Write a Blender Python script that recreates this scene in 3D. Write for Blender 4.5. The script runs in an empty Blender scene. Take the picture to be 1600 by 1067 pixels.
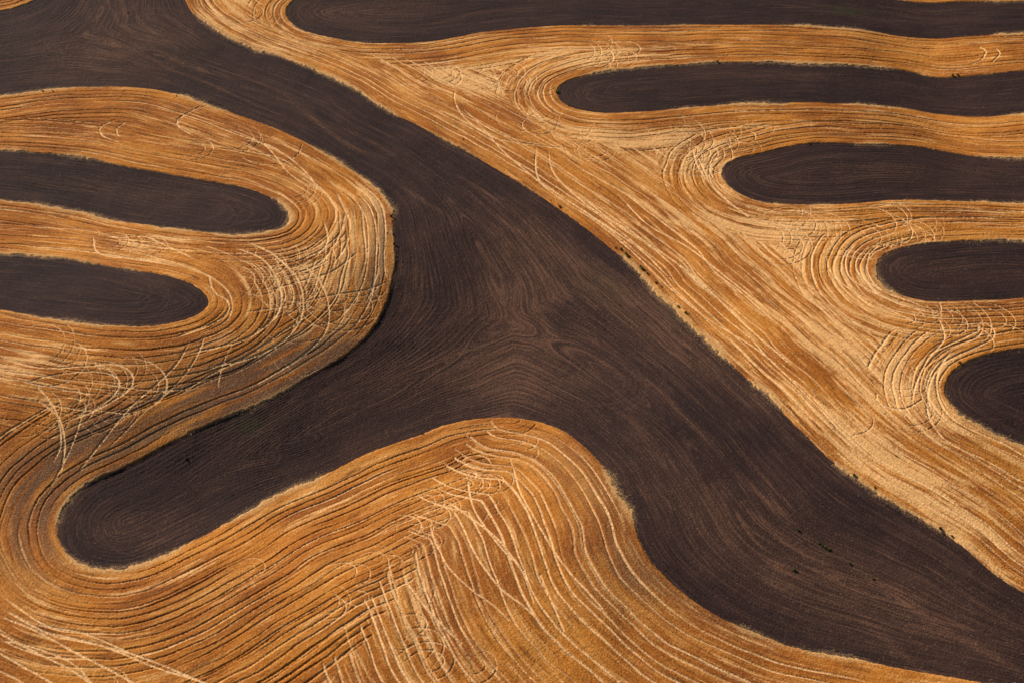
import bpy, bmesh, math, random
import numpy as np
from mathutils import Vector
R = math.radians
rng = np.random.default_rng(7)
random.seed(7)

# ------------------------------------------------------------------ camera, sky, sun, exposure
scene = bpy.context.scene
FOCAL, SENSOR = 60.0, 36.0
PITCH = R(42.0)                      # below the horizon
CAM_D = 533.0
CAM_H = CAM_D * math.sin(PITCH)
cam_d = bpy.data.cameras.new("camera"); cam = bpy.data.objects.new("camera", cam_d)
scene.collection.objects.link(cam); scene.camera = cam
cam_d.lens = FOCAL; cam_d.sensor_width = SENSOR; cam_d.clip_start = 1; cam_d.clip_end = 9000
cam.location = (0, 0, CAM_H); cam.rotation_euler = (math.pi/2 - PITCH, 0, 0)

SUN_EL = R(27.0)
SUN_DIR = Vector((-0.74, 0.67, 0)).normalized()          # horizontal direction towards the sun
world = bpy.data.worlds.new("World"); scene.world = world; world.use_nodes = True
wn = world.node_tree
sky = wn.nodes.new("ShaderNodeTexSky"); sky.sky_type = 'NISHITA'; sky.sun_disc = False
sky.sun_elevation = SUN_EL
sky.sun_rotation = math.atan2(SUN_DIR.x, SUN_DIR.y)
wn.links.new(sky.outputs[0], wn.nodes["Background"].inputs[0])
wn.nodes["Background"].inputs[1].default_value = 0.05
sd = bpy.data.lights.new("sun", 'SUN'); sun = bpy.data.objects.new("sun", sd)
scene.collection.objects.link(sun)
sd.energy = 4.6; sd.angle = R(0.5); sd.color = (1.0, 0.885, 0.76)
tosun = Vector((SUN_DIR.x*math.cos(SUN_EL), SUN_DIR.y*math.cos(SUN_EL), math.sin(SUN_EL)))
sun.rotation_euler = tosun.to_track_quat('Z', 'Y').to_euler()
scene.view_settings.view_transform = 'Standard'; scene.view_settings.look = 'None'
scene.view_settings.exposure = 0.38; scene.view_settings.gamma = 1.0

# ------------------------------------------------------------------ noise
def hash3(i, j, k):
    h = (i.astype(np.int64)*374761393 + j.astype(np.int64)*668265263 + k.astype(np.int64)*2147483647*3 + k.astype(np.int64)*974711)
    h = (h ^ (h >> 13)) * 1274126177
    h = h ^ (h >> 16)
    return (h & 0xffffff).astype(np.float32) / float(0xffffff)
def vnoise(x, y, seed=0):
    xi = np.floor(x); yi = np.floor(y); fx = (x-xi).astype(np.float32); fy = (y-yi).astype(np.float32)
    fx = fx*fx*(3-2*fx); fy = fy*fy*(3-2*fy); xi = xi.astype(np.int64); yi = yi.astype(np.int64)
    s = np.full(1, seed, np.int64)
    a = hash3(xi, yi, s); b = hash3(xi+1, yi, s); c = hash3(xi, yi+1, s); d = hash3(xi+1, yi+1, s)
    return (a+(b-a)*fx)*(1-fy) + (c+(d-c)*fx)*fy
def fbm(x, y, seed=0, oct=3):
    r = 0; a = 1.0; t = 0
    for o in range(oct):
        r = r + a*vnoise(x*(2.03**o)+17.3*o, y*(2.03**o)-9.1*o, seed+o); t += a; a *= 0.5
    return r/t
def h1(k, seed):
    return hash3(np.asarray(k).astype(np.int64), np.full(1, seed*7+1, np.int64), np.full(1, seed, np.int64))
def sstep(a, b, x):
    t = np.clip((x-a)/(b-a), 0, 1); return t*t*(3-2*t)

# ------------------------------------------------------------------ survey: bearing of a spot in the photograph -> a place on the land
def plane(px, py, z=0.0):
    px = np.asarray(px, float); py = np.asarray(py, float)
    f = FOCAL/SENSOR*1600
    u = (px-800)/f; v = (533.5-py)/f
    dx = u; dy = math.cos(PITCH) + v*math.sin(PITCH); dz = -math.sin(PITCH) + v*math.cos(PITCH)
    t = (z-CAM_H)/dz
    return dx*t, dy*t

def seg_dist(X, Y, pts):
    """distance from points to a polyline, X/Y flat arrays"""
    P = np.asarray(pts, np.float32); A = P[:-1]; D = P[1:]-A; L = np.maximum((D**2).sum(1), 1e-6)
    out = np.empty(X.shape, np.float32)
    n = max(1, int(6e6 // len(A)))
    for s in range(0, len(X), n):
        x = X[s:s+n, None]; y = Y[s:s+n, None]
        ax = x-A[:, 0]; ay = y-A[:, 1]
        t = np.clip((ax*D[:, 0]+ay*D[:, 1])/L, 0, 1)
        ax -= t*D[:, 0]; ay -= t*D[:, 1]
        out[s:s+n] = np.sqrt((ax*ax+ay*ay).min(1))
    return out

# hills: soft rises and hollows  (place in photo, radii in metres, height)
HILLS = [(430, 430, 60, 42, 6.0), (130, 560, 60, 40, 4.0), (520, 560, 42, 30, 2.0),
         (640, 560, 45, 45, -3.5), (330, 770, 55, 26, -4.0), (900, 600, 60, 60, -2.5),
         (800, 900, 62, 45, 4.0), (1350, 500, 80, 80, 6.0), (1000, 180, 70, 60, 3.5),
         (1455, 130, 22, 90, -3.0), (1300, 900, 60, 45, -2.5), (120, 60, 70, 80, 2.0),
         (1560, 750, 40, 60, 3.0), (300, 230, 70, 40, 2.5)]
HC = [(*plane(a, b), rx, ry, hh) for a, b, rx, ry, hh in HILLS]
def hills(x, y):
    z = 0.0
    for cx, cy, rx, ry, hh in HC:
        z = z + hh*np.exp(-((x-cx)/rx)**2 - ((y-cy)/ry)**2)
    return z
def W(px, py):
    """photo bearing -> ground point on the hilly land"""
    x, y = plane(px, py)
    for _ in range(6):
        x, y = plane(px, py, hills(x, y))
    return x, y
def catmull(P, step=3.0):
    P = np.asarray(P, float); out = []
    Q = np.vstack([2*P[0]-P[1], P, 2*P[-1]-P[-2]])
    for i in range(1, len(Q)-2):
        p0, p1, p2, p3 = Q[i-1:i+3]
        n = max(2, int(np.hypot(*(p2-p1))/step))
        t = np.linspace(0, 1, n, endpoint=False)[:, None]
        out.append(0.5*((2*p1)+(-p0+p2)*t+(2*p0-5*p1+4*p2-p3)*t*t+(-p0+3*p1-3*p2+p3)*t**3))
    out.append(P[-1:]); return np.vstack(out)
def curve(px, step=3.0):
    a = np.array(px, float); x, y = W(a[:, 0], a[:, 1])
    return catmull(np.c_[x, y], step)

# ------------------------------------------------------------------ field outlines
M_R = [(230,-160),(262,-60),(285,-10),(300,20),(340,50),(385,72),(430,88),(490,110),(545,135),(600,170),(650,195),(700,222),(760,255),(810,285),(860,318),(905,350),(950,385),(1000,428),(1030,462),(1060,490),(1090,520),(1130,555),(1160,585),(1200,620),(1250,672),(1300,720),(1350,760),(1400,790),(1450,820),(1500,850),(1550,893),(1600,925),(1700,975),(1850,1040)]
M_A = [(-260,172),(-120,160),(0,150),(50,143),(100,138),(150,136),(200,137),(250,142),(300,155),(350,172),(400,190),(440,205),(475,222),(500,235),(545,262),(575,283),(600,306),(614,330),(615,355),(617,380),(618,410),(612,445),(602,480),(578,522),(540,555),(500,580),(450,609),(400,634),(350,654),(300,675),(250,701),(200,728),(160,745),(125,765),(101,790),(90,815),(92,840),(105,865),(130,882),(170,889),(210,885),(250,870),(290,850),(340,825),(400,790),(450,765),(500,745),(560,715),(610,695),(655,680),(690,665),(730,656),(770,652),(800,652)]
M_B = [(800,652),(830,656),(870,668),(905,690),(940,725),(962,758),(985,800),(1000,845),(1020,880),(1042,903),(1066,925),(1100,950),(1150,978),(1200,998),(1260,1016),(1340,1030),(1400,1043),(1480,1056),(1540,1067),(1640,1090),(1850,1140)]
M_T = [(-260,40),(-100,30),(0,18),(35,9),(62,-6),(90,-50),(110,-160)]
STRIPS = {
 'R1': [(1850,0),(1700,2),(1600,4),(1500,4),(1450,6),(1400,0),(1340,-8),(1200,-20),(1000,-30),(700,-30),(540,-18),(475,-6),(453,6),(447,18),(452,32),(475,48),(520,60),(570,67),(620,68),(670,66),(720,58),(780,48),(850,42),(920,40),(1000,41),(1100,40),(1200,40),(1300,43),(1370,52),(1430,60),(1480,60),(1540,56),(1600,52),(1700,50),(1850,50)],
 'R2': [(1850,108),(1700,110),(1600,112),(1550,116),(1500,121),(1460,121),(1420,112),(1370,106),(1300,102),(1200,98),(1120,99),(1050,104),(980,108),(930,115),(890,126),(872,138),(872,152),(885,165),(910,173),(950,177),(1000,176),(1060,171),(1120,165),(1200,161),(1300,162),(1400,168),(1450,176),(1500,182),(1540,183),(1600,178),(1700,174),(1850,170)],
 'R3': [(1850,244),(1700,248),(1600,249),(1540,247),(1480,238),(1430,230),(1350,226),(1290,224),(1240,228),(1200,238),(1150,250),(1130,265),(1132,282),(1150,300),(1180,313),(1220,319),(1290,321),(1350,317),(1400,313),(1500,315),(1600,318),(1700,320),(1850,320)],
 'R4': [(1850,375),(1700,376),(1600,377),(1530,376),(1460,380),(1410,388),(1380,400),(1368,418),(1372,435),(1395,455),(1430,467),(1470,471),(1520,470),(1600,466),(1700,463),(1850,460)],
 'R5': [(1850,530),(1700,536),(1600,545),(1560,550),(1520,562),(1492,578),(1478,600),(1480,620),(1500,645),(1530,663),(1570,682),(1620,705),(1700,740),(1850,790)],
 'L1': [(-260,230),(-120,233),(0,237),(60,240),(130,247),(200,262),(270,274),(330,284),(380,293),(420,308),(448,325),(453,342),(440,356),(410,364),(370,366),(320,363),(250,355),(190,346),(120,330),(60,320),(0,312),(-120,305),(-260,300)],
 'L2': [(-260,393),(-120,395),(0,398),(60,402),(130,410),(200,422),(260,432),(300,445),(322,462),(325,478),(305,494),(270,505),(220,510),(160,507),(90,498),(40,491),(0,485),(-120,474),(-260,465)],
}
SRC = {'MR': curve(M_R), 'MA': curve(M_A), 'MB': curve(M_B), 'MT': curve(M_T)}
for k, v in STRIPS.items(): SRC[k] = curve(v)
main_poly = np.vstack([SRC['MR'], SRC['MB'][::-1], SRC['MA'][::-1], SRC['MT']])
POLY = {'main': main_poly}
for k in STRIPS: POLY[k] = SRC[k]

# ------------------------------------------------------------------ coarse survey grid (1 m): signed distance to every field edge
CELL = 0.2
X0, X1, Y0, Y1 = -245.0, 245.0, 246.0, 640.0
cx = np.arange(X0-2, X1+3, 1.0); cy = np.arange(Y0-2, Y1+3, 1.0)
GX, GY = np.meshgrid(cx, cy)
gx = GX.ravel().astype(np.float32); gy = GY.ravel().astype(np.float32)
DST = {k: seg_dist(gx, gy, v).reshape(GX.shape) for k, v in SRC.items()}
def inside(poly):
    P = np.vstack([poly, poly[:1]]); res = np.zeros(GX.shape, bool)
    for j, yy in enumerate(cy):
        y0 = P[:-1, 1]; y1 = P[1:, 1]; m = (y0 > yy) != (y1 > yy)
        xs = np.sort(P[:-1, 0][m]+(yy-y0[m])/(y1[m]-y0[m])*(P[1:, 0]-P[:-1, 0])[m])
        res[j] = (np.searchsorted(xs, cx) % 2) == 1
    return res
INS = {k: inside(p) for k, p in POLY.items()}
SDF = {}
for k in POLY:
    d = np.minimum.reduce([DST[q] for q in ('MR', 'MA', 'MB', 'MT')]) if k == 'main' else DST[k]
    SDF[k] = np.where(INS[k], d, -d)             # positive inside the ploughed land

def sample(G, x, y):
    fx = (x-cx[0]); fy = (y-cy[0]); i = np.clip(fx.astype(np.int32), 0, len(cx)-2); j = np.clip(fy.astype(np.int32), 0, len(cy)-2)
    u = np.clip(fx-i, 0, 1); v = np.clip(fy-j, 0, 1)
    return ((G[j, i]*(1-u)+G[j, i+1]*u)*(1-v)+(G[j+1, i]*(1-u)+G[j+1, i+1]*u)*v).astype(np.float32)

# ------------------------------------------------------------------ fine grid
ax = np.arange(X0, X1, CELL); ay = np.arange(Y0, Y1, CELL)
NX, NY = len(ax), len(ay)
FXg, FYg = np.meshgrid(ax.astype(np.float32), ay.astype(np.float32))
halfw = 0.3*np.hypot(FYg, CAM_H)*1.0 + 26
KEEP = (np.abs(FXg) < halfw)
rows, cols = np.nonzero(KEEP)
IDX = np.full((NY, NX), -1, np.int64); IDX[rows, cols] = np.arange(len(rows))
FX = FXg[rows, cols]; FY = FYg[rows, cols]; N = len(FX)
print("fine vertices", N)
S = {k: sample(SDF[k], FX, FY) for k in POLY}
D = {k: sample(DST[k], FX, FY) for k in SRC}
keys = list(POLY); allS = np.stack([S[k] for k in keys])
own = allS.argmax(0).astype(np.int8); sdf = allS.max(0)
# ragged edge where stubble was left standing
n_mid = fbm(FX/9, FY/9, 11, 3); n_small = fbm(FX/1.3, FY/1.3, 21, 2); n_vert = rng.random(N).astype(np.float32)
n_big = fbm(FX/45, FY/45, 31, 3)
fr = sstep(0.35, 0.7, fbm(FX/22, FY/22, 41, 2))                 # where the ragged pale fringe is wide
rag = (n_small-0.5)*(0.4+1.1*fr) + (n_mid-0.5)*2.2*fr
soil_s = sdf + rag
SOIL = soil_s > 0

# ------------------------------------------------------------------ wheel tracks in the stubble
WGT = {'MR': 0.62, 'MA': 1.0, 'MB': 0.72, 'MT': 1.0, 'R1': 1.0, 'R2': 1.15, 'R3': 1.15, 'R4': 1.1, 'R5': 1.1, 'L1': 0.95, 'L2': 0.72}
skeys = list(SRC)
warp = (fbm(FX/20, FY/20, 51, 2)-0.5)*2.2
SCORE = np.stack([D[k]*WGT[k] for k in skeys]); smin = SCORE.min(0); fam = SCORE.argmin(0)
phase = np.take_along_axis(np.stack([D[k] for k in skeys]), fam[None], 0)[0]
trk = np.zeros(N, np.float32); trp = np.zeros(N, np.float32)
PALE = {'MR': (.45, 1.0), 'MA': (-.2, .9), 'MB': (.6, 1.0), 'MT': (.2, .8), 'R1': (-.1, .9), 'R2': (0, .9), 'R3': (0, 1.0), 'R4': (.1, 1.0), 'R5': (.3, 1.0), 'L1': (-.3, .8), 'L2': (.0, 1.0)}
SP = 2.6
for i, k in enumerate(skeys):
    near = (SCORE[i] < smin+9) & (~SOIL) & (D[k] < 130)
    q = np.nonzero(near)[0]
    if not len(q): continue
    d = D[k][q] + warp[q]*sstep(1, 14, D[k][q])
    for lay in range(2):
        sp = (SP if k != 'MB' else 3.1) if lay == 0 else 7.9
        dd = d + lay*1.1
        li = np.round(dd/sp)
        off = (h1(li, 3+i*5+lay)-0.5)*sp*0.45
        e = np.abs(dd-li*sp-off + (vnoise(FX[q]/6+li*7.7, FY[q]/6, 61)-0.5)*0.5)
        wdt = 0.13+0.17*h1(li, 9+i)+(0.07 if k == 'MB' else 0)
        ext = h1(li, 77+i)*8.0-0.5
        act = sstep(0, 1.0, smin[q]+np.maximum(ext, 0)-SCORE[i][q]+0.3)
        stren = sstep({"MB": 0.0, "MR": 0.08}.get(k, 0.18), 0.45, vnoise(FX[q]/38+li*3.1, FY[q]/38, 71+i)*0.75+0.25*h1(li, 13+i+lay))
        stren *= 0.55+0.45*h1(li, 19+i)
        if lay: stren *= 0.6
        t = (1-sstep(wdt*0.75, wdt*1.35+0.10, e))*act*stren*(li > 0)
        trk[q] = np.maximum(trk[q], t)
        lo, hi = PALE[k]; pv = np.clip(lo+(hi-lo)*(0.6*h1(li, 23+i+lay)+0.4*sstep(.3, .7, vnoise(FX[q]/18+li*5.3, FY[q]/18, 171+i))), 0, 1)
        trp[q] = np.maximum(trp[q], t*pv)

def draw(poly, wd=0.34, val=1.0, arr=None, fade=0):
    """press one wheel track along a polyline of ground points"""
    P = np.asarray(poly, float)
    top = val; ns = len(P)-1
    for si, (a, b) in enumerate(zip(P[:-1], P[1:])):
        val = top*min(1.0, (min(si, ns-1-si)+1)/(fade*ns)) if fade else top
        m = wd*2+0.3
        i0 = int((min(a[0], b[0])-m-X0)/CELL); i1 = int((max(a[0], b[0])+m-X0)/CELL)+2
        j0 = int((min(a[1], b[1])-m-Y0)/CELL); j1 = int((max(a[1], b[1])+m-Y0)/CELL)+2
        i0 = max(i0, 0); j0 = max(j0, 0); i1 = min(i1, NX); j1 = min(j1, NY)
        if i1 <= i0 or j1 <= j0: continue
        xx = ax[i0:i1][None, :]; yy = ay[j0:j1][:, None]
        dx, dy = b-a; L = dx*dx+dy*dy+1e-9
        t = np.clip(((xx-a[0])*dx+(yy-a[1])*dy)/L, 0, 1)
        e = np.hypot(xx-a[0]-t*dx, yy-a[1]-t*dy)
        v = (1-sstep(wd*0.75, wd*1.35+0.12, e))*val
        sl = arr[j0:j1, i0:i1]; np.maximum(sl, v, out=sl)
HAND = np.zeros((NY, NX), np.float32)
def offset(P, o):
    T = np.gradient(P, axis=0); L = np.hypot(T[:, 0], T[:, 1])+1e-9
    return P+np.c_[-T[:, 1]/L, T[:, 0]/L]*o
def line(px, wd=0.36, val=1.0, pair=0):
    wd *= 0.68
    P = curve(px, 1.6)
    n = len(P); ph = random.random()*9
    P = P+np.c_[np.sin(np.arange(n)*0.35+ph), np.cos(np.arange(n)*0.29+ph)]*0.12
    if pair:
        draw(offset(P, pair/2), wd, val, HAND, .12); draw(offset(P, -pair/2), wd, val, HAND, .12)
    else: draw(P, wd, val, HAND, .12)

# tracks followed by eye
HL = [
 # right flank of the lower field, running down to the right
 ([(697,781),(721,798),(768,834),(798,868),(818,895),(828,925),(834,948)],.40,1),
 ([(794,711),(801,731),(811,764),(828,798),(848,834),(871,868),(894,898),(918,925),(951,965)],.36,1),
 ([(844,898),(854,925),(868,958),(880,985)],.36,1),([(671,818),(676,841),(688,864),(701,886),(735,920),(768,945),(800,975)],.30,.9),
 ([(634,908),(660,945),(684,971),(721,1005)],.34,1),([(730,745),(738,790),(756,822),(785,858),(815,885)],.34,.9),
 ([(700,790),(718,815),(735,850),(752,880),(780,918),(815,945),(846,972)],.36,1),
 # lower left crossings
 ([(0,962),(60,988),(120,1020),(170,1045),(230,1080)],.4,1),([(-30,975),(40,1010),(100,1040),(160,1080)],.4,1),([(0,1020),(60,1055),(100,1080)],.36,1),
 ([(0,950),(80,990),(160,1010),(240,1040),(330,1070)],.38,1),([(60,985),(120,998),(200,1020),(280,1050),(350,1080)],.36,.9),([(0,1000),(50,1010),(110,1035),(140,1062)],.3,.9),
 ([(-20,1040),(30,1062),(60,1085)],.36,.9),([(0,930),(70,975),(130,990),(230,1030)],.3,.8),
 # left field, long crossing marks
 ([(295,535),(275,570),(245,600),(200,640),(160,690),(120,740)],.36,.9),([(322,520),(305,560),(270,605),(220,650),(170,700)],.32,.7),
 ([(385,515),(362,540),(345,580),(340,605)],.3,.6),([(500,480),(440,520),(380,560),(320,590),(270,625)],.32,.7),
 ([(560,395),(520,425),(470,440),(420,455)],.36,.8),([(610,440),(570,455),(520,462),(440,480),(380,490)],.3,.8),
 ([(505,345),(510,380),(480,410),(440,425)],.4,.8),([(540,330),(530,370),(500,410),(460,430)],.4,.8),([(525,300),(545,345),(540,385),(520,415)],.4,.8),
 ([(380,375),(430,400),(465,440),(472,490),(445,530),(390,560),(320,575)],.42,1),([(360,385),(410,405),(433,440),(437,480),(415,510),(370,535),(290,555)],.42,1),
 ([(430,395),(480,420),(508,460),(512,510),(480,550),(420,590),(340,625)],.34,.9),([(325,430),(333,455),(355,470),(355,490),(325,510),(270,530)],.4,.9),
 ([(215,395),(250,405),(300,420),(345,445),(362,470),(355,500),(310,525)],.3,.9),
 ([(0,560),(60,575),(130,572),(180,570),(205,585),(200,610),(150,640),(100,660)],.36,1),([(40,600),(90,585),(150,580),(185,592),(175,620),(130,650)],.32,1),
 ([(60,625),(90,650),(100,690),(95,740)],.34,.9),([(55,600),(85,640),(95,690),(85,720)],.34,.9),([(130,640),(110,700),(80,760)],.3,.7),
 ([(0,580),(80,590),(160,600),(240,610),(320,605)],.3,.8),
 ([(145,370),(150,392),(175,402),(215,405),(262,415)],.34,1),([(160,368),(190,372),(225,370),(262,385),(300,405)],.34,1),
 ([(570,290),(594,320),(602,360),(600,420),(606,440)],.32,.9),([(556,300),(580,330),(588,380),(584,440),(570,480)],.32,.8),([(610,460),(600,500),(575,530),(530,560),(470,592)],.3,.9),
 ([(545,300),(570,340),(575,400),(560,460),(520,510)],.3,.6),
 # upper left
 ([(325,165),(298,175),(278,187),(280,200),(300,212)],.32,1),([(312,168),(288,180),(276,195)],.3,.8),([(175,190),(156,200),(160,213),(185,222)],.3,1),([(195,192),(182,202),(185,213)],.3,.8),
 ([(380,220),(420,228),(470,262),(500,300)],.34,.9),([(375,235),(440,250),(490,285),(515,310)],.34,.8),([(350,200),(410,225),(450,270),(500,300)],.3,.8),
 # right band, long marks
 ([(838,227),(836,260),(845,285),(880,310),(950,355),(1010,400),(1060,450)],.4,.9),([(856,232),(862,265),(880,290),(930,330),(1010,380),(1060,425)],.38,.9),
 ([(712,140),(710,155),(725,185),(770,215),(850,230),(890,233)],.34,.9),([(720,170),(770,205),(820,222),(860,228)],.3,.7),
 ([(700,175),(740,190),(790,240),(860,300),(960,370),(1080,480),(1200,560),(1320,680),(1450,780)],.34,.8),
 ([(1085,240),(1120,300),(1180,345),(1260,365)],.34,.7),([(1078,220),(1095,270),(1150,325),(1210,350),(1290,358)],.34,.7),
 ([(1150,225),(1118,240),(1108,262),(1120,285),(1160,310)],.3,.9),([(1340,378),(1322,400),(1325,430),(1360,455),(1420,480),(1480,492)],.38,1),([(1358,385),(1338,405),(1340,428),(1375,452),(1440,478)],.34,1),
 ([(1375,382),(1356,402),(1358,432),(1385,458),(1450,482)],.3,.9),([(1290,400),(1300,430),(1340,460),(1400,490),(1440,510)],.3,.8),
 ([(1465,495),(1475,530),(1450,560),(1430,600),(1425,630)],.34,1),([(1520,498),(1548,510),(1552,528),(1520,545),(1470,570),(1450,610),(1455,640),(1480,665)],.36,1),
 ([(1450,555),(1500,530),(1530,515),(1525,505)],.34,1),([(1440,580),(1480,548),(1525,528),(1535,515)],.3,.9),
 ([(1490,545),(1470,570),(1462,600),(1475,640),(1510,668),(1570,695),(1620,725)],.4,1),([(1370,615),(1375,630),(1410,640),(1440,625)],.3,.9),
 ([(1448,620),(1450,650),(1480,690),(1540,720),(1600,755)],.34,.8),
 ([(1050,405),(1080,430),(1150,495),(1200,540),(1240,575)],.42,1),([(900,300),(960,350),(1040,400),(1120,470)],.38,1),
 ([(960,300),(1010,350),(1070,385),(1130,430),(1200,490)],.36,.9),([(1530,75),(1540,82),(1532,95),(1520,100)],.3,1),([(1556,78),(1562,85),(1550,98)],.3,1),
]
for px, wd, v in HL: line(px, wd, v)


# turning loops where the passes meet: (x, y, how many, radius range m, heading spread centre deg, spread, run-out m)
LOOPS = [(210,388,7,2.5,7,0,60,8),(150,385,4,3,8,0,50,14),(60,565,5,4,9,0,40,16),(150,600,9,4,10,0,50,16),(90,615,6,3,8,10,60,12),
 (150,640,6,3,7,30,70,10),(395,420,6,3,7,-30,70,9),(440,425,9,4,9,-40,60,14),(465,455,8,5,12,-60,40,16),(500,470,5,5,13,-70,40,16),
 (420,400,6,3,8,-20,50,12),(520,500,3,8,14,-60,40,18),(560,430,3,6,11,-80,30,14),(470,300,3,4,8,-30,30,14),
 (400,245,4,3,8,-30,60,9),(345,215,4,3,7,-30,60,9),(680,115,7,4,9,-10,60,14),(740,120,9,4,9,-15,60,16),(790,130,7,3,8,-20,70,14),
 (840,140,4,3,7,-80,60,8),(820,185,5,4,9,-100,60,12),(870,210,4,4,8,-120,40,12),(930,230,4,4,8,-120,50,12),(905,75,7,4,9,-20,50,10),(935,85,6,3,8,0,50,12),
 (620,45,4,5,10,-20,50,16),(400,20,5,5,10,-50,40,14),(1040,205,6,4,9,-30,60,12),(1075,235,9,4,9,-20,70,12),(1110,225,6,4,9,0,60,12),(1160,215,5,3,7,0,50,10),
 (1120,255,5,4,8,-100,50,10),(1215,235,3,3,6,0,40,8),(1240,365,7,5,10,0,50,14),(1310,350,6,4,9,10,50,12),(1370,365,8,4,8,0,60,12),(1400,350,6,4,8,0,60,10),
 (1330,395,5,4,9,-60,60,10),(1180,340,4,5,10,0,40,16),(1450,498,6,3,6,0,60,10),(1480,508,8,4,9,0,50,12),(1530,515,4,5,9,0,30,14),(1440,560,4,3,7,-80,60,8),
 (1390,620,5,3,7,-30,70,9),(1420,590,4,3,6,-60,60,9),(1010,78,3,4,8,0,30,14),
 (790,705,4,2.5,6,30,50,6),(760,725,6,2.5,6,30,40,7),(740,745,6,2.5,6,20,40,7),(700,770,5,2.5,6,20,40,7),(680,795,6,2.5,6,20,40,7),(640,825,6,2.5,6,20,40,7),
 (625,860,6,2.5,6,20,40,7),(600,890,6,2.5,6,20,40,7),(605,930,5,2.5,6,20,40,7),(625,965,4,2.5,6,20,50,7),(655,1005,3,2.5,6,20,50,7),(700,1040,3,2.5,6,20,50,7),
 (400,868,2,2,4,20,30,5),(210,1050,2,3,5,0,50,6)]
for (lx, ly, n, r0, r1, hd, spd, run) in LOOPS:
    wx, wy = W(lx, ly); wx = float(wx); wy = float(wy)
    for _ in range(max(1, int(n*0.7))):
        r = random.uniform(r0, r1)*(1.35 if ly < 690 else 1.0); c = np.array([wx+random.gauss(0, 5.5), wy+random.gauss(0, 5.0)])
        h = R(hd+random.gauss(0, spd*0.45)); sw = R(random.uniform(110, 230))
        an = np.linspace(h-sw/2, h+sw/2, 16)
        A = c+np.c_[np.cos(an), np.sin(an)*random.uniform(0.8, 1.1)]*r
        t0 = A[0]-A[1]; t1 = A[-1]-A[-2]; t0 /= np.hypot(*t0); t1 /= np.hypot(*t1)
        q = np.linspace(0, 1, 7)[1:, None]; bend = random.uniform(-.25, .25)
        l0 = random.uniform(0.3, 1.2)*run; l1 = random.uniform(0.3, 1.2)*run
        B0 = A[0]+t0*q*l0+np.array([-t0[1], t0[0]])*bend*q*q*l0
        B1 = A[-1]+t1*q*l1+np.array([-t1[1], t1[0]])*bend*q*q*l1
        P = np.vstack([B0[::-1], A, B1]); v = random.uniform(.35, .8)
        g = random.choice([0, 2.6, 2.9])
        if g: draw(offset(P, g/2), .13, v, HAND, .35); draw(offset(P, -g/2), .13, v, HAND, .35)
        else: draw(P, .16, v, HAND, .3)
hand = HAND[rows, cols]*(0.6+0.4*sstep(0.2, 0.5, fbm(FX/5, FY/5, 91, 2)))
near_edge = sstep(0.4, 1.6, -soil_s)
trk = np.maximum(trk, hand)*near_edge; trp = np.maximum(trp, hand*0.9)*near_edge
trk = np.clip(trk, 0, 1)

# ------------------------------------------------------------------ pale (chaff-strewn) parts of the stubble and warm parts
def blobs(L):
    r = np.zeros(N, np.float32)
    for px, py, rx, ry, a, rot in L:
        wx, wy = W(px, py); c, s = math.cos(R(rot)), math.sin(R(rot))
        u = (FX-wx)*c+(FY-wy)*s; v = -(FX-wx)*s+(FY-wy)*c
        r = r+a*np.exp(-(u/rx)**2-(v/ry)**2)
    return r
pale = blobs([(475,430,16,20,.85,0),(240,385,12,9,.6,0),(40,568,22,8,.8,0),(720,122,30,13,1.0,-10),(350,10,14,26,.7,-30),(450,70,30,14,.6,-20),
  (960,92,28,8,1.0,0),(900,200,22,12,.5,-30),(1080,250,28,14,1.0,-20),(1010,205,26,8,.5,0),(1190,350,42,12,.85,-10),(1280,430,40,12,.8,-48),
  (1370,560,38,11,.9,-50),(1230,620,60,7,.6,-49),(1420,760,40,12,.7,-48),(1150,460,50,6,.4,-48),(580,360,9,24,.9,0),(585,300,14,14,.4,0),(1530,880,30,10,.3,-40),
  (880,90,30,14,.4,0),(1400,640,20,10,.5,-40),(160,385,16,5,.4,0),(730,60,40,10,.35,0),(1350,150,60,10,.25,0),(430,560,30,4,.3,-25),(700,900,8,12,.15,0),(1500,320,60,10,.3,0),
  (620,905,16,10,.35,20),(640,985,18,12,.4,10),(50,960,20,8,.35,-30),(310,230,24,10,.3,-15),(1090,900,20,10,.2,-40)])
pale = np.clip(pale, 0, 1)
dark_bands = np.clip(blobs([(500,560,18,10,.8,25),(420,590,26,9,1.0,25),(330,625,30,9,.9,25),(230,665,30,9,.8,25),(130,715,24,10,.8,35),(60,790,14,16,.7,0),(60,860,14,14,.5,0),
  (596,380,5,26,.7,0),(575,450,6,14,.6,0),(930,790,9,20,.5,20),(985,900,12,14,.5,-40),(880,720,8,10,.35,0),(1100,950,26,6,.35,-30),(700,850,12,16,.2,0),(360,560,30,8,.35,20)]), 0, 1)  # parts of the stubble streaked a darker grey-brown along the passes
# ------------------------------------------------------------------ ploughed land: drag marks and chaff
SW = {'MR': 0.78, 'MA': 1.0, 'MB': 1.05, 'MT': 1.0}
mk = ['MR', 'MA', 'MB', 'MT']
tipk = int(np.argmin(np.hypot(*(SRC['MA']-np.array(W(90, 818))).T)))
inm = np.nonzero(own == 0)[0]
dA1 = np.full(N, 200, np.float32); dA2 = np.full(N, 200, np.float32)
gA1 = seg_dist(gx, gy, SRC['MA'][:tipk+1]).reshape(GX.shape); gA2 = seg_dist(gx, gy, SRC['MA'][tipk:]).reshape(GX.shape)
dA1[inm] = sample(gA1, FX[inm], FY[inm]); dA2[inm] = sample(gA2, FX[inm], FY[inm])
dB = -3.0*np.log(np.exp(-np.minimum(dA2, 200)/3.0)+np.exp(-np.minimum(D['MB'], 200)/3.0)+1e-30)
sc2 = np.stack([D['MR']*0.85, dA1, np.maximum(dB, 0.01), D['MT']])
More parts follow.
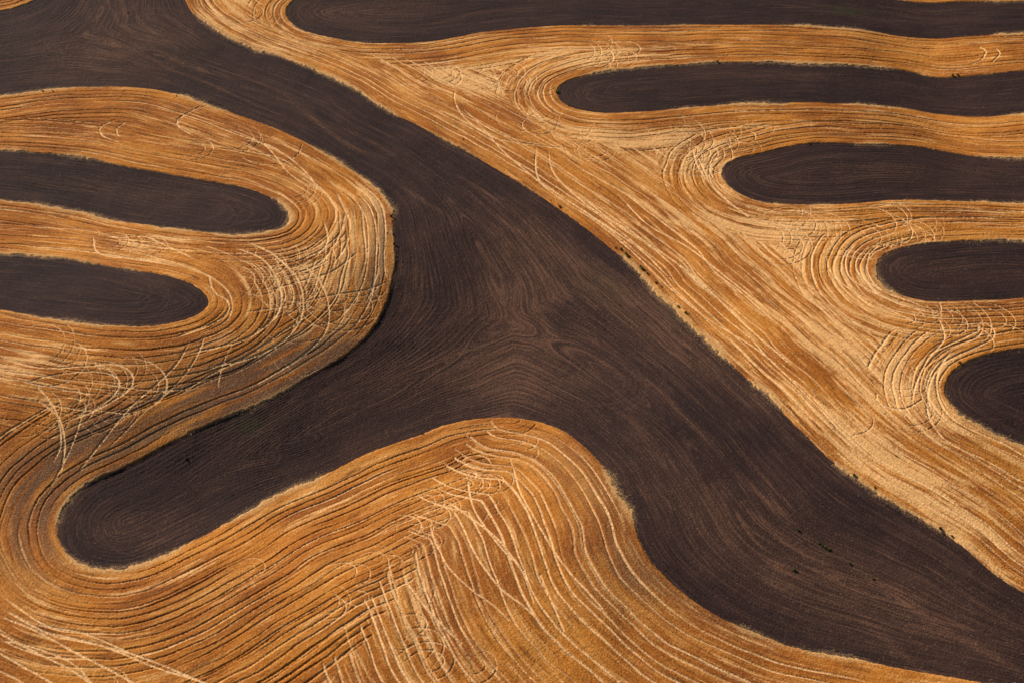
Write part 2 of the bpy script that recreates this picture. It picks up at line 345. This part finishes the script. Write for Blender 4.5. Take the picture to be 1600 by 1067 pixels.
so2 = np.sort(sc2, 0); nrm = so2[0]/(so2[0]+so2[1]+1e-3); nrm = 0.5-np.sqrt((0.5-nrm)**2+0.035**2)
tx, ty = W(150, 820); near_tip = sstep(75, 25, np.hypot(FX-tx, FY-ty))
ph_main = near_tip*so2[0]+(1-near_tip)*(nrm*62)
ph_soil = np.where(own == 0, ph_main, sdf+own*60.0)
junction = (np.exp(-((so2[1]-so2[0])/9.0)**2)*(own == 0)).astype(np.float32)
swirl = np.clip(blobs([(800,545,17,24,.9,0),(220,70,26,26,.8,0),(950,610,12,10,.4,0),(1290,950,24,14,.2,0)]), 0, 1)*(own == 0)
ph_soil = ph_soil + (fbm(FX/34, FY/34, 101, 2)-0.5)*(2.5+5*junction) + (fbm(FX/19+5, FY/24, 107, 2)-0.5)*10*swirl
SH = np.zeros((NY, NX), np.float32)
SLOOPS = [(750,615,12,2,12,0,60),(800,470,9,3,9,60,50),(840,560,9,3,14,-60,50),(1190,970,1,4,9,0,60),(215,822,10,1.5,10,0,180),(330,335,6,3,9,0,40),
 (110,75,5,4,10,200,60),(200,60,9,4,10,0,60),(230,40,6,4,12,30,50),(940,600,8,4,12,-20,70),(210,465,6,3,9,-10,40),(960,145,6,4,9,180,50),(1200,270,6,5,10,180,50),(1440,420,6,4,10,180,50),(1540,600,7,4,12,180,50),
 (370,700,7,3,9,0,60),(560,20,6,4,10,180,50)]
for (lx, ly, n, r0, r1, hd, spd) in SLOOPS:
    wx, wy = W(lx, ly)
    for _ in range(n*2):
        r = random.uniform(r0, r1); c = np.array([float(wx)+random.gauss(0, 2.5), float(wy)+random.gauss(0, 2.0)])
        h = R(hd+random.gauss(0, spd*.5)); sw = R(random.uniform(90, 220)); an = np.linspace(h-sw/2, h+sw/2, 22)
        A = c+np.c_[np.cos(an)*1.35, np.sin(an)]*r
        draw(A, .14, random.uniform(.15, .5), SH, .3)
soil_mark = SH[rows, cols]
chaff = blobs([(800,480,14,34,.75,0),(820,560,30,22,.5,0),(1050,530,60,5,.75,-50),(960,440,50,4,.5,-48),(700,590,36,12,.35,0),(150,80,26,22,.45,0),(230,60,26,34,.4,-20),
  (1240,880,60,14,.45,-35),(1120,800,50,12,.4,-50),(230,300,40,5,.2,-10),(640,430,10,30,.35,0),(1040,470,14,8,.6,-45),(600,700,40,10,.3,20),(560,20,30,9,.5,0),(210,830,20,8,.35,0),
  (1400,270,60,8,.25,0),(1220,118,60,5,.3,0),(480,640,50,10,.25,30),(1480,960,50,18,.3,-20),(1450,420,30,5,.3,0),(870,440,60,14,.3,-48)])
for dd_, ww_, aa_, sd_ in ((24, 1.3, .8, 1), (19, .7, .5, 2), (30, .9, .55, 3), (38, 1.6, .4, 4), (11, .6, .35, 5)):
    bend_ = (fbm(FX/28, FY/28, 200+sd_, 2)-0.5)*5
    chaff = chaff+aa_*np.exp(-((D['MR']+bend_-dd_)/ww_)**2)*sstep(.42, .68, fbm(FX/26, FY/26, 210+sd_, 2))*(own == 0)
chaff = np.clip(chaff*(0.7+0.6*n_mid), 0, 1)

# ------------------------------------------------------------------ heights
Z = hills(FX.astype(np.float64), FY.astype(np.float64)).astype(np.float32)
Z += (fbm(FX/11, FY/11, 111, 2)-0.5)*0.5
# bank on the sunward side of the long arm and hollow
bank_pts = curve([(614,322),(616,355),(617,380),(618,410),(612,445),(602,480),(578,522),(540,555),(500,580),(450,609),(400,634),(350,654),(300,675),(250,701),(200,728),(150,750)], 4)
bd = np.full(N, 99, np.float32); qn = np.nonzero(D['MA'] < 14)[0]; bd[qn] = seg_dist(FX[qn], FY[qn], bank_pts)
along = sstep(14, 4, bd - np.abs(sdf))            # only where the nearest edge is the bank itself
Z += along*np.where(sdf < 0, 0.08*sstep(12, 0, -sdf), 0.08-0.2*sstep(0, 1.0, sdf)+0.12*sstep(3, 14, sdf))*(0.3+1.3*sstep(.35, .65, n_mid))
stub = 0.26*(1-sstep(0, .8, trk)*0.97) + (n_vert-0.5)*0.15 + (n_small-0.5)*0.10
stub = stub*sstep(0.0, 0.5, -soil_s)
rowz = 0.04*np.sin(ph_soil*2*math.pi/1.5)*(vnoise(FX/12, FY/12, 131)) + (n_vert-0.5)*0.13 + (n_small-0.5)*0.07 + soil_mark*0.03
Z += np.where(SOIL, rowz, stub)

# ------------------------------------------------------------------ materials
def node_mat(name):
    m = bpy.data.materials.new(name); m.use_nodes = True; nt = m.node_tree
    b = nt.nodes["Principled BSDF"]; b.inputs["Roughness"].default_value = 0.9
    if "Specular IOR Level" in b.inputs: b.inputs["Specular IOR Level"].default_value = 0.15
    return m, nt, b
class NT:
    def __init__(s, nt): s.nt = nt
    def n(s, t, **kw):
        nd = s.nt.nodes.new(t)
        for k, v in kw.items(): setattr(nd, k, v)
        return nd
    def put(s, sock, v):
        if isinstance(v, (int, float)): sock.default_value = v
        elif isinstance(v, tuple): sock.default_value = (*v, 1.0) if len(sock.default_value) == 4 and len(v) == 3 else v
        else: s.nt.links.new(v, sock)
    def math(s, op, a, b=0.0, clamp=False):
        nd = s.n("ShaderNodeMath", operation=op, use_clamp=clamp); s.put(nd.inputs[0], a); s.put(nd.inputs[1], b); return nd.outputs[0]
    def mix(s, f, a, b):
        nd = s.n("ShaderNodeMix", data_type='RGBA'); s.put(nd.inputs[0], f); s.put(nd.inputs[6], a); s.put(nd.inputs[7], b); return nd.outputs[2]
    def attr(s, name): return s.n("ShaderNodeAttribute", attribute_name=name).outputs["Fac"]
    def noise(s, vec, scale, detail=3.0, rough=0.55):
        nd = s.n("ShaderNodeTexNoise"); s.put(nd.inputs["Scale"], scale); nd.inputs["Detail"].default_value = detail; nd.inputs["Roughness"].default_value = rough
        s.nt.links.new(vec, nd.inputs["Vector"]); return nd.outputs["Fac"]
    def ramp(s, v, a, b):
        nd = s.n("ShaderNodeMapRange", clamp=True, interpolation_type='SMOOTHSTEP'); s.put(nd.inputs[0], v); nd.inputs[1].default_value = a; nd.inputs[2].default_value = b; return nd.outputs[0]
    def streakvec(s, along, across):
        """object position squeezed, with distance from the field edge as third axis: noise drawn out along the passes"""
        tc = s.n("ShaderNodeTexCoord").outputs["Object"]; sp = s.n("ShaderNodeSeparateXYZ"); s.put(sp.inputs[0], tc)
        cb = s.n("ShaderNodeCombineXYZ"); s.put(cb.inputs[0], s.math('MULTIPLY', sp.outputs[0], along)); s.put(cb.inputs[1], s.math('MULTIPLY', sp.outputs[1], along))
        s.put(cb.inputs[2], s.math('MULTIPLY', s.attr("phase"), across)); return cb.outputs[0]
    def pos(s): return s.n("ShaderNodeTexCoord").outputs["Object"]

mat_st, nt, bs = node_mat("stubble"); g = NT(nt)
pos = g.pos()
st_w = g.noise(g.streakvec(0.022, 0.18), 1.0, 3)          # broad bands along the passes
st_f = g.noise(g.streakvec(0.08, 1.0), 1.0, 3, 0.65)      # drill rows
st_b = g.noise(pos, 0.028, 3)
gr = g.noise(pos, 2.2, 3, 0.8); gr2 = g.noise(pos, 0.55, 4, 0.7)
st_v = g.noise(g.streakvec(0.025, 0.45), 1.0, 3, 0.6)
base = g.mix(g.ramp(st_b, 0.38, 0.62), (0.35, 0.102, 0.009), (0.53, 0.188, 0.021))
base = g.mix(g.math('MULTIPLY', g.ramp(st_w, 0.50, 0.66), 0.5), base, (0.70, 0.32, 0.070))
base = g.mix(g.math('MULTIPLY', g.ramp(st_w, 0.47, 0.33), 0.5), base, (0.25, 0.070, 0.011))
base = g.mix(g.math('MULTIPLY', g.ramp(st_f, 0.52, 0.68), 0.5), base, (0.74, 0.36, 0.09))
base = g.mix(g.math('MULTIPLY', g.ramp(st_f, 0.47, 0.32), 0.65), base, (0.13, 0.042, 0.010))
palev = g.math('ADD', g.math('MULTIPLY', g.attr("pale"), 0.95), g.math('MULTIPLY', g.math('SUBTRACT', g.math('ADD', g.math('ADD', g.math('MULTIPLY', gr2, 0.35), st_f), g.math('MULTIPLY', st_v, 1.6)), 1.475), 2.3))
base = g.mix(g.math('MULTIPLY', g.ramp(palev, 0.30, 1.05), 0.78), base, (0.88, 0.51, 0.20))
base = g.mix(g.math('MULTIPLY', g.math('MULTIPLY', g.attr("dark_bands"), g.ramp(g.math('ADD', st_v, g.math('MULTIPLY', st_f, 0.6)), 0.60, 0.84)), 0.85), base, (0.115, 0.062, 0.037))
trkc = g.math('MULTIPLY', g.ramp(g.attr("track"), 0.10, 0.7), g.math('ADD', 0.30, g.math('MULTIPLY', g.ramp(g.math('ADD', gr2, g.math('MULTIPLY', gr, 0.6)), 0.55, 0.95), 0.7)), clamp=True)
base = g.mix(trkc, base, (0.95, 0.60, 0.28))
base = g.mix(g.math('MULTIPLY', g.ramp(g.attr("fringe"), 0.2, 0.9), 0.85), base, (0.62, 0.35, 0.13))
base = g.mix(g.math('MULTIPLY', g.ramp(gr, 0.50, 0.36), 0.42), base, (0.12, 0.040, 0.010))
base = g.mix(g.math('MULTIPLY', g.ramp(gr, 0.53, 0.68), 0.35), base, (0.88, 0.53, 0.21))
g.put(bs.inputs["Base Color"], base)
bmp = g.n("ShaderNodeBump"); bmp.inputs["Distance"].default_value = 0.12; bmp.inputs["Strength"].default_value = 0.6
g.put(bmp.inputs["Height"], gr); g.put(bs.inputs["Normal"], bmp.outputs[0])

mat_so, nt, bs = node_mat("ploughed_soil"); g = NT(nt); pos = g.pos()
st_w = g.noise(g.streakvec(0.02, 0.22), 1.0, 3); st_f = g.noise(g.streakvec(0.05, 2.0), 1.0, 4, 0.8)
gr = g.noise(pos, 2.6, 3, 0.8); gr2 = g.noise(pos, 0.6, 4, 0.7); bb = g.noise(pos, 0.03, 3)
base = g.mix(g.ramp(bb, 0.35, 0.65), (0.0235, 0.0117, 0.0112), (0.034, 0.0162, 0.0142))
base = g.mix(g.math('MULTIPLY', g.ramp(st_w, 0.50, 0.70), 0.45), base, (0.062, 0.032, 0.025))
base = g.mix(g.math('MULTIPLY', g.ramp(st_w, 0.48, 0.32), 0.45), base, (0.017, 0.0100, 0.0100))
base = g.mix(g.math('MULTIPLY', g.ramp(st_f, 0.49, 0.34), 0.8), base, (0.010, 0.0065, 0.0070))
cf = g.math('MULTIPLY', g.ramp(g.math('ADD', st_f, g.math('ADD', g.math('MULTIPLY', g.math('SUBTRACT', gr, 0.5), 0.35), g.math('MULTIPLY', g.attr("chaff"), 0.10))), 0.52, 0.74), g.math('ADD', 0.55, g.math('MULTIPLY', g.attr("chaff"), 0.45)), clamp=True)
base = g.mix(g.math('MULTIPLY', cf, 0.85), base, (0.185, 0.092, 0.052))
base = g.mix(g.math('MULTIPLY', g.attr("chaff"), 0.30), base, (0.110, 0.050, 0.030))
base = g.mix(g.math('MULTIPLY', g.attr("track"), 0.3), base, (0.20, 0.11, 0.07))
fl = g.math('MULTIPLY', g.ramp(gr, 0.54, 0.70), g.ramp(g.math('ADD', gr2, g.math('MULTIPLY', g.attr("chaff"), 0.28)), 0.42, 0.75))
base = g.mix(g.math('MULTIPLY', fl, 0.55), base, (0.36, 0.20, 0.11))
base = g.mix(g.math('MULTIPLY', g.attr("fringe"), g.ramp(gr, 0.42, 0.6)), base, (0.50, 0.31, 0.15))
base = g.mix(g.math('MULTIPLY', g.attr("green"), 0.6), base, (0.030, 0.038, 0.012))
g.put(bs.inputs["Base Color"], base)
bmp = g.n("ShaderNodeBump"); bmp.inputs["Distance"].default_value = 0.12; bmp.inputs["Strength"].default_value = 0.7
g.put(bmp.inputs["Height"], gr); g.put(bs.inputs["Normal"], bmp.outputs[0])

# ------------------------------------------------------------------ the land as meshes: one for each field
fringe_st = sstep(1.4+2.0*fr, 0.2, -soil_s)*(0.25+0.75*fr)
fringe_so = sstep(1.3*fr+0.5, 0.0, soil_s)*fr*0.75
fringe = np.where(SOIL, fringe_so, fringe_st).astype(np.float32)
green = np.clip(blobs([(390,664,4,3,.8,0),(1325,17,7,3,.9,0),(940,440,10,4,.3,-45),(1060,490,6,4,.5,-45)]), 0, 1)
A_phase = np.where(SOIL, ph_soil, phase+fam*37.0).astype(np.float32)
A_track = np.where(SOIL, soil_mark, trp).astype(np.float32)
q00 = IDX[:-1, :-1]; q10 = IDX[:-1, 1:]; q11 = IDX[1:, 1:]; q01 = IDX[1:, :-1]
ok = (q00 >= 0) & (q10 >= 0) & (q11 >= 0) & (q01 >= 0)
F = np.stack([q00[ok], q10[ok], q11[ok], q01[ok]], 1)
fs = SOIL[F].sum(1) >= 2; fo = own[F[:, 0]]
famF = fam[F[:, 0]]
def region_of(name_list): return np.isin(famF, [skeys.index(k) for k in name_list])
# the stubble falls into three fields: beside the left strips, beside the right strips, and the far corner
left_src = ['MA', 'MB', 'L1', 'L2']; right_src = ['MR', 'R1', 'R2', 'R3', 'R4', 'R5']
def make_land(name, fmask, mat, label, group=None):
    f = F[fmask]
    if not len(f): return None
    used, inv = np.unique(f.ravel(), return_inverse=True); nv = len(used); nf = len(f)
    me = bpy.data.meshes.new(name)
    me.vertices.add(nv); me.loops.add(nf*4); me.polygons.add(nf)
    me.vertices.foreach_set("co", np.c_[FX[used], FY[used], Z[used]].astype(np.float32).ravel())
    me.loops.foreach_set("vertex_index", inv.astype(np.int32).ravel())
    me.polygons.foreach_set("loop_start", (np.arange(nf)*4).astype(np.int32))
    me.polygons.foreach_set("use_smooth", np.ones(nf, bool))
    for an, arr in (("phase", A_phase), ("track", A_track), ("pale", pale), ("chaff", chaff), ("dark_bands", dark_bands), ("fringe", fringe), ("green", green)):
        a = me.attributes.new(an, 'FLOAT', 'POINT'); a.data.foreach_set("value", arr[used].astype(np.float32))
    me.update(calc_edges=True); me.materials.append(mat)
    o = bpy.data.objects.new(name, me); scene.collection.objects.link(o)
    o["kind"] = "structure"; o["label"] = label
    return o
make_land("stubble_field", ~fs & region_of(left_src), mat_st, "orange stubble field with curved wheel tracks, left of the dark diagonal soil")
make_land("stubble_field", ~fs & region_of(right_src), mat_st, "pale golden stubble field right of the dark diagonal soil")
make_land("stubble_field", ~fs & region_of(['MT']), mat_st, "small corner of stubble at the top left")
SLAB = {'main': "dark ploughed soil branching diagonally across the middle", 'R1': "topmost dark ploughed strip on the right", 'R2': "second dark ploughed strip from the top on the right",
 'R3': "third dark ploughed strip from the top on the right", 'R4': "fourth dark ploughed strip from the top on the right", 'R5': "lowest dark ploughed strip on the right",
 'L1': "upper dark ploughed strip on the left", 'L2': "lower dark ploughed strip on the left"}
for i, k in enumerate(keys):
    make_land("ploughed_soil", fs & (fo == i), mat_so, SLAB[k])

# the land beyond, coarse, down to the horizon
def make_far():
    xs = np.concatenate([np.linspace(-7000, -400, 24), np.arange(-390, 391, 10), np.linspace(400, 7000, 24)])
    ys = np.concatenate([np.linspace(-1500, 150, 14), np.arange(160, 760, 10), np.linspace(780, 7500, 26)])
    X, Y = np.meshgrid(xs, ys); Zf = hills(X, Y)
    inn = (np.abs(X) < 0.3*np.hypot(Y, CAM_H)+26+8) & (Y > Y0-8) & (Y < Y1+8)
    Zf = Zf+(fbm(X/260, Y/260, 151, 3)-0.5)*16*sstep(300, 700, np.hypot(X, Y-420)) - np.where(inn, 3.0, 0.05)
    me = bpy.data.meshes.new("ground"); nx = len(xs)
    idx = np.arange(X.size).reshape(X.shape)
    fc = np.stack([idx[:-1, :-1], idx[:-1, 1:], idx[1:, 1:], idx[1:, :-1]], -1).reshape(-1, 4)
    me.from_pydata(np.c_[X.ravel(), Y.ravel(), Zf.ravel()].tolist(), [], fc.tolist()); me.update()
    m, nt, bs = node_mat("far_fields"); g = NT(nt); pos = g.pos()
    w = g.n("ShaderNodeTexWave"); w.inputs["Scale"].default_value = 0.012; w.inputs["Distortion"].default_value = 6; w.inputs["Detail"].default_value = 1; w.bands_direction = 'Y'
    w.inputs["Detail Scale"].default_value = 0.3
    nt.links.new(pos, w.inputs["Vector"])
    base = g.mix(g.noise(pos, 0.2, 5), (0.36, 0.15, 0.03), (0.62, 0.34, 0.12))
    base = g.mix(g.ramp(w.outputs["Fac"], 0.60, 0.63), base, (0.048, 0.026, 0.021))
    g.put(bs.inputs["Base Color"], base); me.materials.append(m)
    o = bpy.data.objects.new("ground", me); scene.collection.objects.link(o); o["kind"] = "structure"; o["label"] = "rolling farmland running out to the horizon"
make_far()

def ground_z(x, y):
    i = int(round((x-X0)/CELL)); j = int(round((y-Y0)/CELL))
    if 0 <= i < NX and 0 <= j < NY and IDX[j, i] >= 0: return float(Z[IDX[j, i]])
    return float(hills(x, y))

# ------------------------------------------------------------------ dry grass standing along the field edges (beyond counting)
def blades(n, rad, hgt, bw, upright, seed):
    r = np.random.default_rng(seed); V = []; Fc = []
    for _ in range(n):
        a = r.random()*6.283; q = rad*math.sqrt(r.random()); x, y = q*math.cos(a), q*math.sin(a)
        la = r.random()*6.283; ln = (1-upright)*hgt*(0.3+r.random()); hh = hgt*(0.5+0.6*r.random()); b = r.random()*3.14
        V += [(x-bw*math.cos(b), y-bw*math.sin(b), -0.05), (x+bw*math.cos(b), y+bw*math.sin(b), -0.05), (x+ln*math.cos(la), y+ln*math.sin(la), hh)]
        k = len(V); Fc.append((k-3, k-2, k-1))
    return np.array(V), Fc
cand = np.nonzero((np.abs(soil_s-0.1) < 0.9+1.2*fr) & (rng.random(N) < 0.01+0.06*fr**1.5))[0]
mgr, nt, bs = node_mat("dry_grass"); g = NT(nt)
g.put(bs.inputs["Base Color"], g.mix(g.noise(g.pos(), 0.8, 3), (0.55, 0.32, 0.12), (0.85, 0.58, 0.28)))
VV = []; cnt = 0
tv = [blades(7, .25, .16, .06, -1.2, s)[0] for s in range(8)]
for n_, c in enumerate(cand):
    VV.append(tv[n_ % 8]*(0.4+0.6*random.random())+np.array([FX[c], FY[c], Z[c]-0.02]))
VV = np.vstack(VV); me = bpy.data.meshes.new("dry_grass"); nt3 = len(VV)//3
me.vertices.add(len(VV)); me.loops.add(len(VV)); me.polygons.add(nt3)
me.vertices.foreach_set("co", VV.astype(np.float32).ravel()); me.loops.foreach_set("vertex_index", np.arange(len(VV), dtype=np.int32))
me.polygons.foreach_set("loop_start", (np.arange(nt3)*3).astype(np.int32)); me.update(calc_edges=True); me.materials.append(mgr)
og = bpy.data.objects.new("dry_grass", me); scene.collection.objects.link(og)
og["kind"] = "stuff"; og["label"] = "ragged pale dry grass along the edges of the ploughed soil"; og["category"] = "dry grass"
print("grass tufts", len(cand))

# ------------------------------------------------------------------ green weeds, one object each
def weed_mesh(name, mat, seed, n=260, bare=0.0):
    """a lumpy leafy mound with a leaf growing out of every point of its surface, one connected surface"""
    r = np.random.default_rng(seed); bm = bmesh.new(); bmesh.ops.create_icosphere(bm, subdivisions=3, radius=.42)
    lobes = [(r.normal(0, .5), r.normal(0, .5), r.random()) for _ in range(6)]
    lobes = [np.array(l)/np.linalg.norm(l) for l in lobes]
    for v in bm.verts:
        d = np.array(v.co)/.42; f = 0.55+0.6*max(max(0, float(d@l))**6 for l in lobes)+r.normal(0, .06)
        v.co = Vector((v.co.x*f*1.2, v.co.y*f*1.2, max(v.co.z*f+.22, -.12)))
    base = list(bm.verts); pick = r.choice(len(base), min(n, len(base)), replace=False)
    for i in pick:
        v = base[i]
        if v.co.z < 0: continue
        d = np.array(v.co)+r.normal(0, .12, 3); d /= np.linalg.norm(d); u = np.cross(d, r.normal(size=3)); u /= np.linalg.norm(u)
        s_ = .10+.14*r.random(); c = np.array(v.co)
        a = bm.verts.new(c+d*s_*.6+u*s_*.3); b = bm.verts.new(c+d*s_*1.3); e = bm.verts.new(c+d*s_*.6-u*s_*.3)
        bm.faces.new((v, a, b, e))
    me = bpy.data.meshes.new(name); bm.to_mesh(me); bm.free(); me.materials.append(mat); return me
mw, nt, bs = node_mat("weed_leaves"); g = NT(nt)
g.put(bs.inputs["Base Color"], g.mix(g.noise(g.pos(), 3.0, 2), (0.030, 0.060, 0.010), (0.085, 0.125, 0.022)))
mb, nt, bs = node_mat("dull_leaves"); g = NT(nt)
g.put(bs.inputs["Base Color"], g.mix(g.noise(g.pos(), 3.0, 2), (0.035, 0.036, 0.016), (0.075, 0.065, 0.028)))
md, nt, bs = node_mat("straw_clump"); g = NT(nt)
g.put(bs.inputs["Base Color"], g.mix(g.noise(g.pos(), 3.0, 2), (0.45, 0.22, 0.08), (0.75, 0.48, 0.22)))
WM = {'g': [weed_mesh("green_weed", mw, s) for s in (1, 2, 3)], 'b': [weed_mesh("dull_weed", mb, s, 200) for s in (4, 5)], 's': [weed_mesh("straw_clump", md, 6, 160)]}
DS = "on the soil at lower right"
WEEDS = [(1231,821,.6,'b',"tiny dull weed, uppermost of the scatter "+DS),(1247,829,1.0,'g',"green weed just below the tiny uppermost one "+DS),
 (1272,844,.6,'b',"tiny dull weed leading the tight row of four "+DS),(1280,849,1.0,'g',"first green weed of the tight row of four "+DS),
 (1285,852,1.0,'g',"second green weed of the tight row of four "+DS),(1289,855,1.1,'g',"third green weed of the tight row of four "+DS),
 (1295,858,1.25,'g',"largest green weed, ending the tight row of four "+DS),(1328,880,.95,'g',"green weed between the tight row of four and the orange straw clump"),
 (1241,891,1.2,'g',"lone bushy green weed below and left of the tight row of four"),(1364,904,1.0,'g',"green weed nearest the lower right corner, alone on dark soil"),
 (1331,892,.8,'s',"small orange clump of straw lying on the dark soil at lower right"),(1171,768,.7,'b',"small dull weed on dark soil, up and left of the green scatter"),
 (861,315,.9,'b',"small dull bush, topmost of those on the middle of the long diagonal edge"),(872,321,1.1,'b',"dull bush beside the darker green one on the diagonal edge above centre"),
 (875,325,1.3,'g',"dark green bush on the diagonal edge above centre"),(884,332,.7,'b',"tiny dull weed just below the dark green bush above centre"),
 (962,389,1.1,'g',"first green bush of the cluster on the diagonal edge right of centre"),(970,391,1.1,'g',"second green bush of the cluster on the diagonal edge right of centre"),
 (984,394,.8,'b',"dull weed standing in the stubble just outside the edge cluster"),(978,398,1.2,'g',"tall green bush in the middle of the edge cluster right of centre"),
 (981,402,1.3,'g',"lowest green bush of the edge cluster right of centre"),(1004,422,1.6,'g',"brightest large green bush on the diagonal edge right of centre"),
 (1001,418,1.1,'g',"smaller green bush touching the brightest large one"),(1011,429,1.0,'g',"green bush just below the brightest large one on the edge"),
 (1025,443,1.1,'g',"green bush midway between the brightest one and the pale straw patch"),(1034,450,.9,'b',"dull bush in the weedy edge where the pale straw widens"),
 (1044,434,.8,'b',"dull weed out in the stubble right of the diagonal edge"),(1049,424,.7,'b',"tiny dull weed highest up in the stubble right of the edge"),
 (1052,458,1.0,'b',"dull bush low in the weedy edge beside golden stubble"),(1060,481,1.2,'g',"dark bush by the pale straw patch on the edge"),
 (1071,491,1.3,'g',"dark green bush at the lower end of the weedy edge"),(969,477,.8,'b',"small dark weed on the soil left of the pale straw streak"),
 (910,500,.6,'b',"tiny dark weed near the centre of the dark soil"),(945,501,.6,'b',"tiny dark weed right of the one at the centre"),(1058,540,.6,'b',"tiny dark weed on the soil below the weedy edge"),
 (611,340,1.5,'g',"green bush at the top of the shaded bank left of centre"),(615,368,1.7,'b',"large dark bush in the middle of the shaded bank left of centre"),
 (605,366,1.1,'b',"dark bush in the stubble beside the large one on the bank"),(616,383,1.2,'g',"green bush lowest on the shaded bank left of centre"),
 (871,145,1.7,'g',"green bush at the rounded tip of the second right strip"),(889,167,.9,'g',"small green bush below the tip of the second right strip"),
 (1266,226,1.1,'g',"green weed on the upper edge of the third right strip"),(1121,98,1.3,'g',"green weed on the upper edge of the second right strip"),
 (1488,120,1.4,'g',"green weed in the dip on the second right strip's upper edge"),(1496,119,1.1,'g',"smaller weed right beside the one in the strip's dip"),
 (1227,318,.9,'b',"dull weed on the lower edge of the third right strip"),(1206,317,1.0,'g',"green weed at lower edge of third right strip, near its tip"),
 (1499,567,1.3,'g',"green weed on the rounded tip of the lowest right strip"),(1334,743,1.2,'g',"green weed on the diagonal edge, upper of the lower right group"),
 (1367,763,1.5,'b',"dull brown bush on the diagonal edge, second of the lower right group"),(1433,808,1.2,'b',"dull bush on the diagonal edge before the biggest one"),
 (1469,827,2.2,'b',"biggest dark bush, on the diagonal edge at lower right"),(1474,834,1.4,'b',"dark bush just below the biggest one at lower right"),
 (1487,838,1.4,'b',"olive bush right of the biggest one at lower right"),(291,716,1.2,'g',"lone green weed on the soil of the lower left arm"),
 (660,678,1.0,'g',"green weed on the stubble edge at bottom centre left"),(67,144,.9,'g',"small green weed, left one of two on the top left edge"),
 (83,144,.9,'g',"small green weed, right one of two on the top left edge"),(276,152,1.1,'b',"dull weed on the soil edge at upper left"),
 (200,21,1.3,'b',"dark weed alone on the soil at the top left"),(724,219,1.3,'b',"dull bush on the upper part of the diagonal edge"),
 (594,150,1.0,'b',"small dull weed near the top of the diagonal edge"),(686,864,1.2,'b',"dark brown weed among the bright tracks at bottom centre"),
 (1400,713,1.0,'b',"small dark weed alone in the golden stubble at right")]
for i, (px, py, sz, kd, lab) in enumerate(WEEDS):
    x, y = W(px, py); x = float(x); y = float(y)
    o = bpy.data.objects.new({'g': "green_weed", 'b': "dull_weed", 's': "straw_clump"}[kd], WM[kd][i % len(WM[kd])])
    scene.collection.objects.link(o)
    o.location = (x, y, ground_z(x, y)-0.04); o.rotation_euler = (0, 0, random.uniform(0, 6.28)); s = sz*(.68 if kd == 'g' else .42)
    o.scale = (s*random.uniform(.85, 1.25), s, s*random.uniform(.8, 1.1))
    o["label"] = lab; o["category"] = {'g': "weed", 'b': "weed", 's': "straw clump"}[kd]
    if kd != 's': o["group"] = "weeds on the soil and along the field edges"
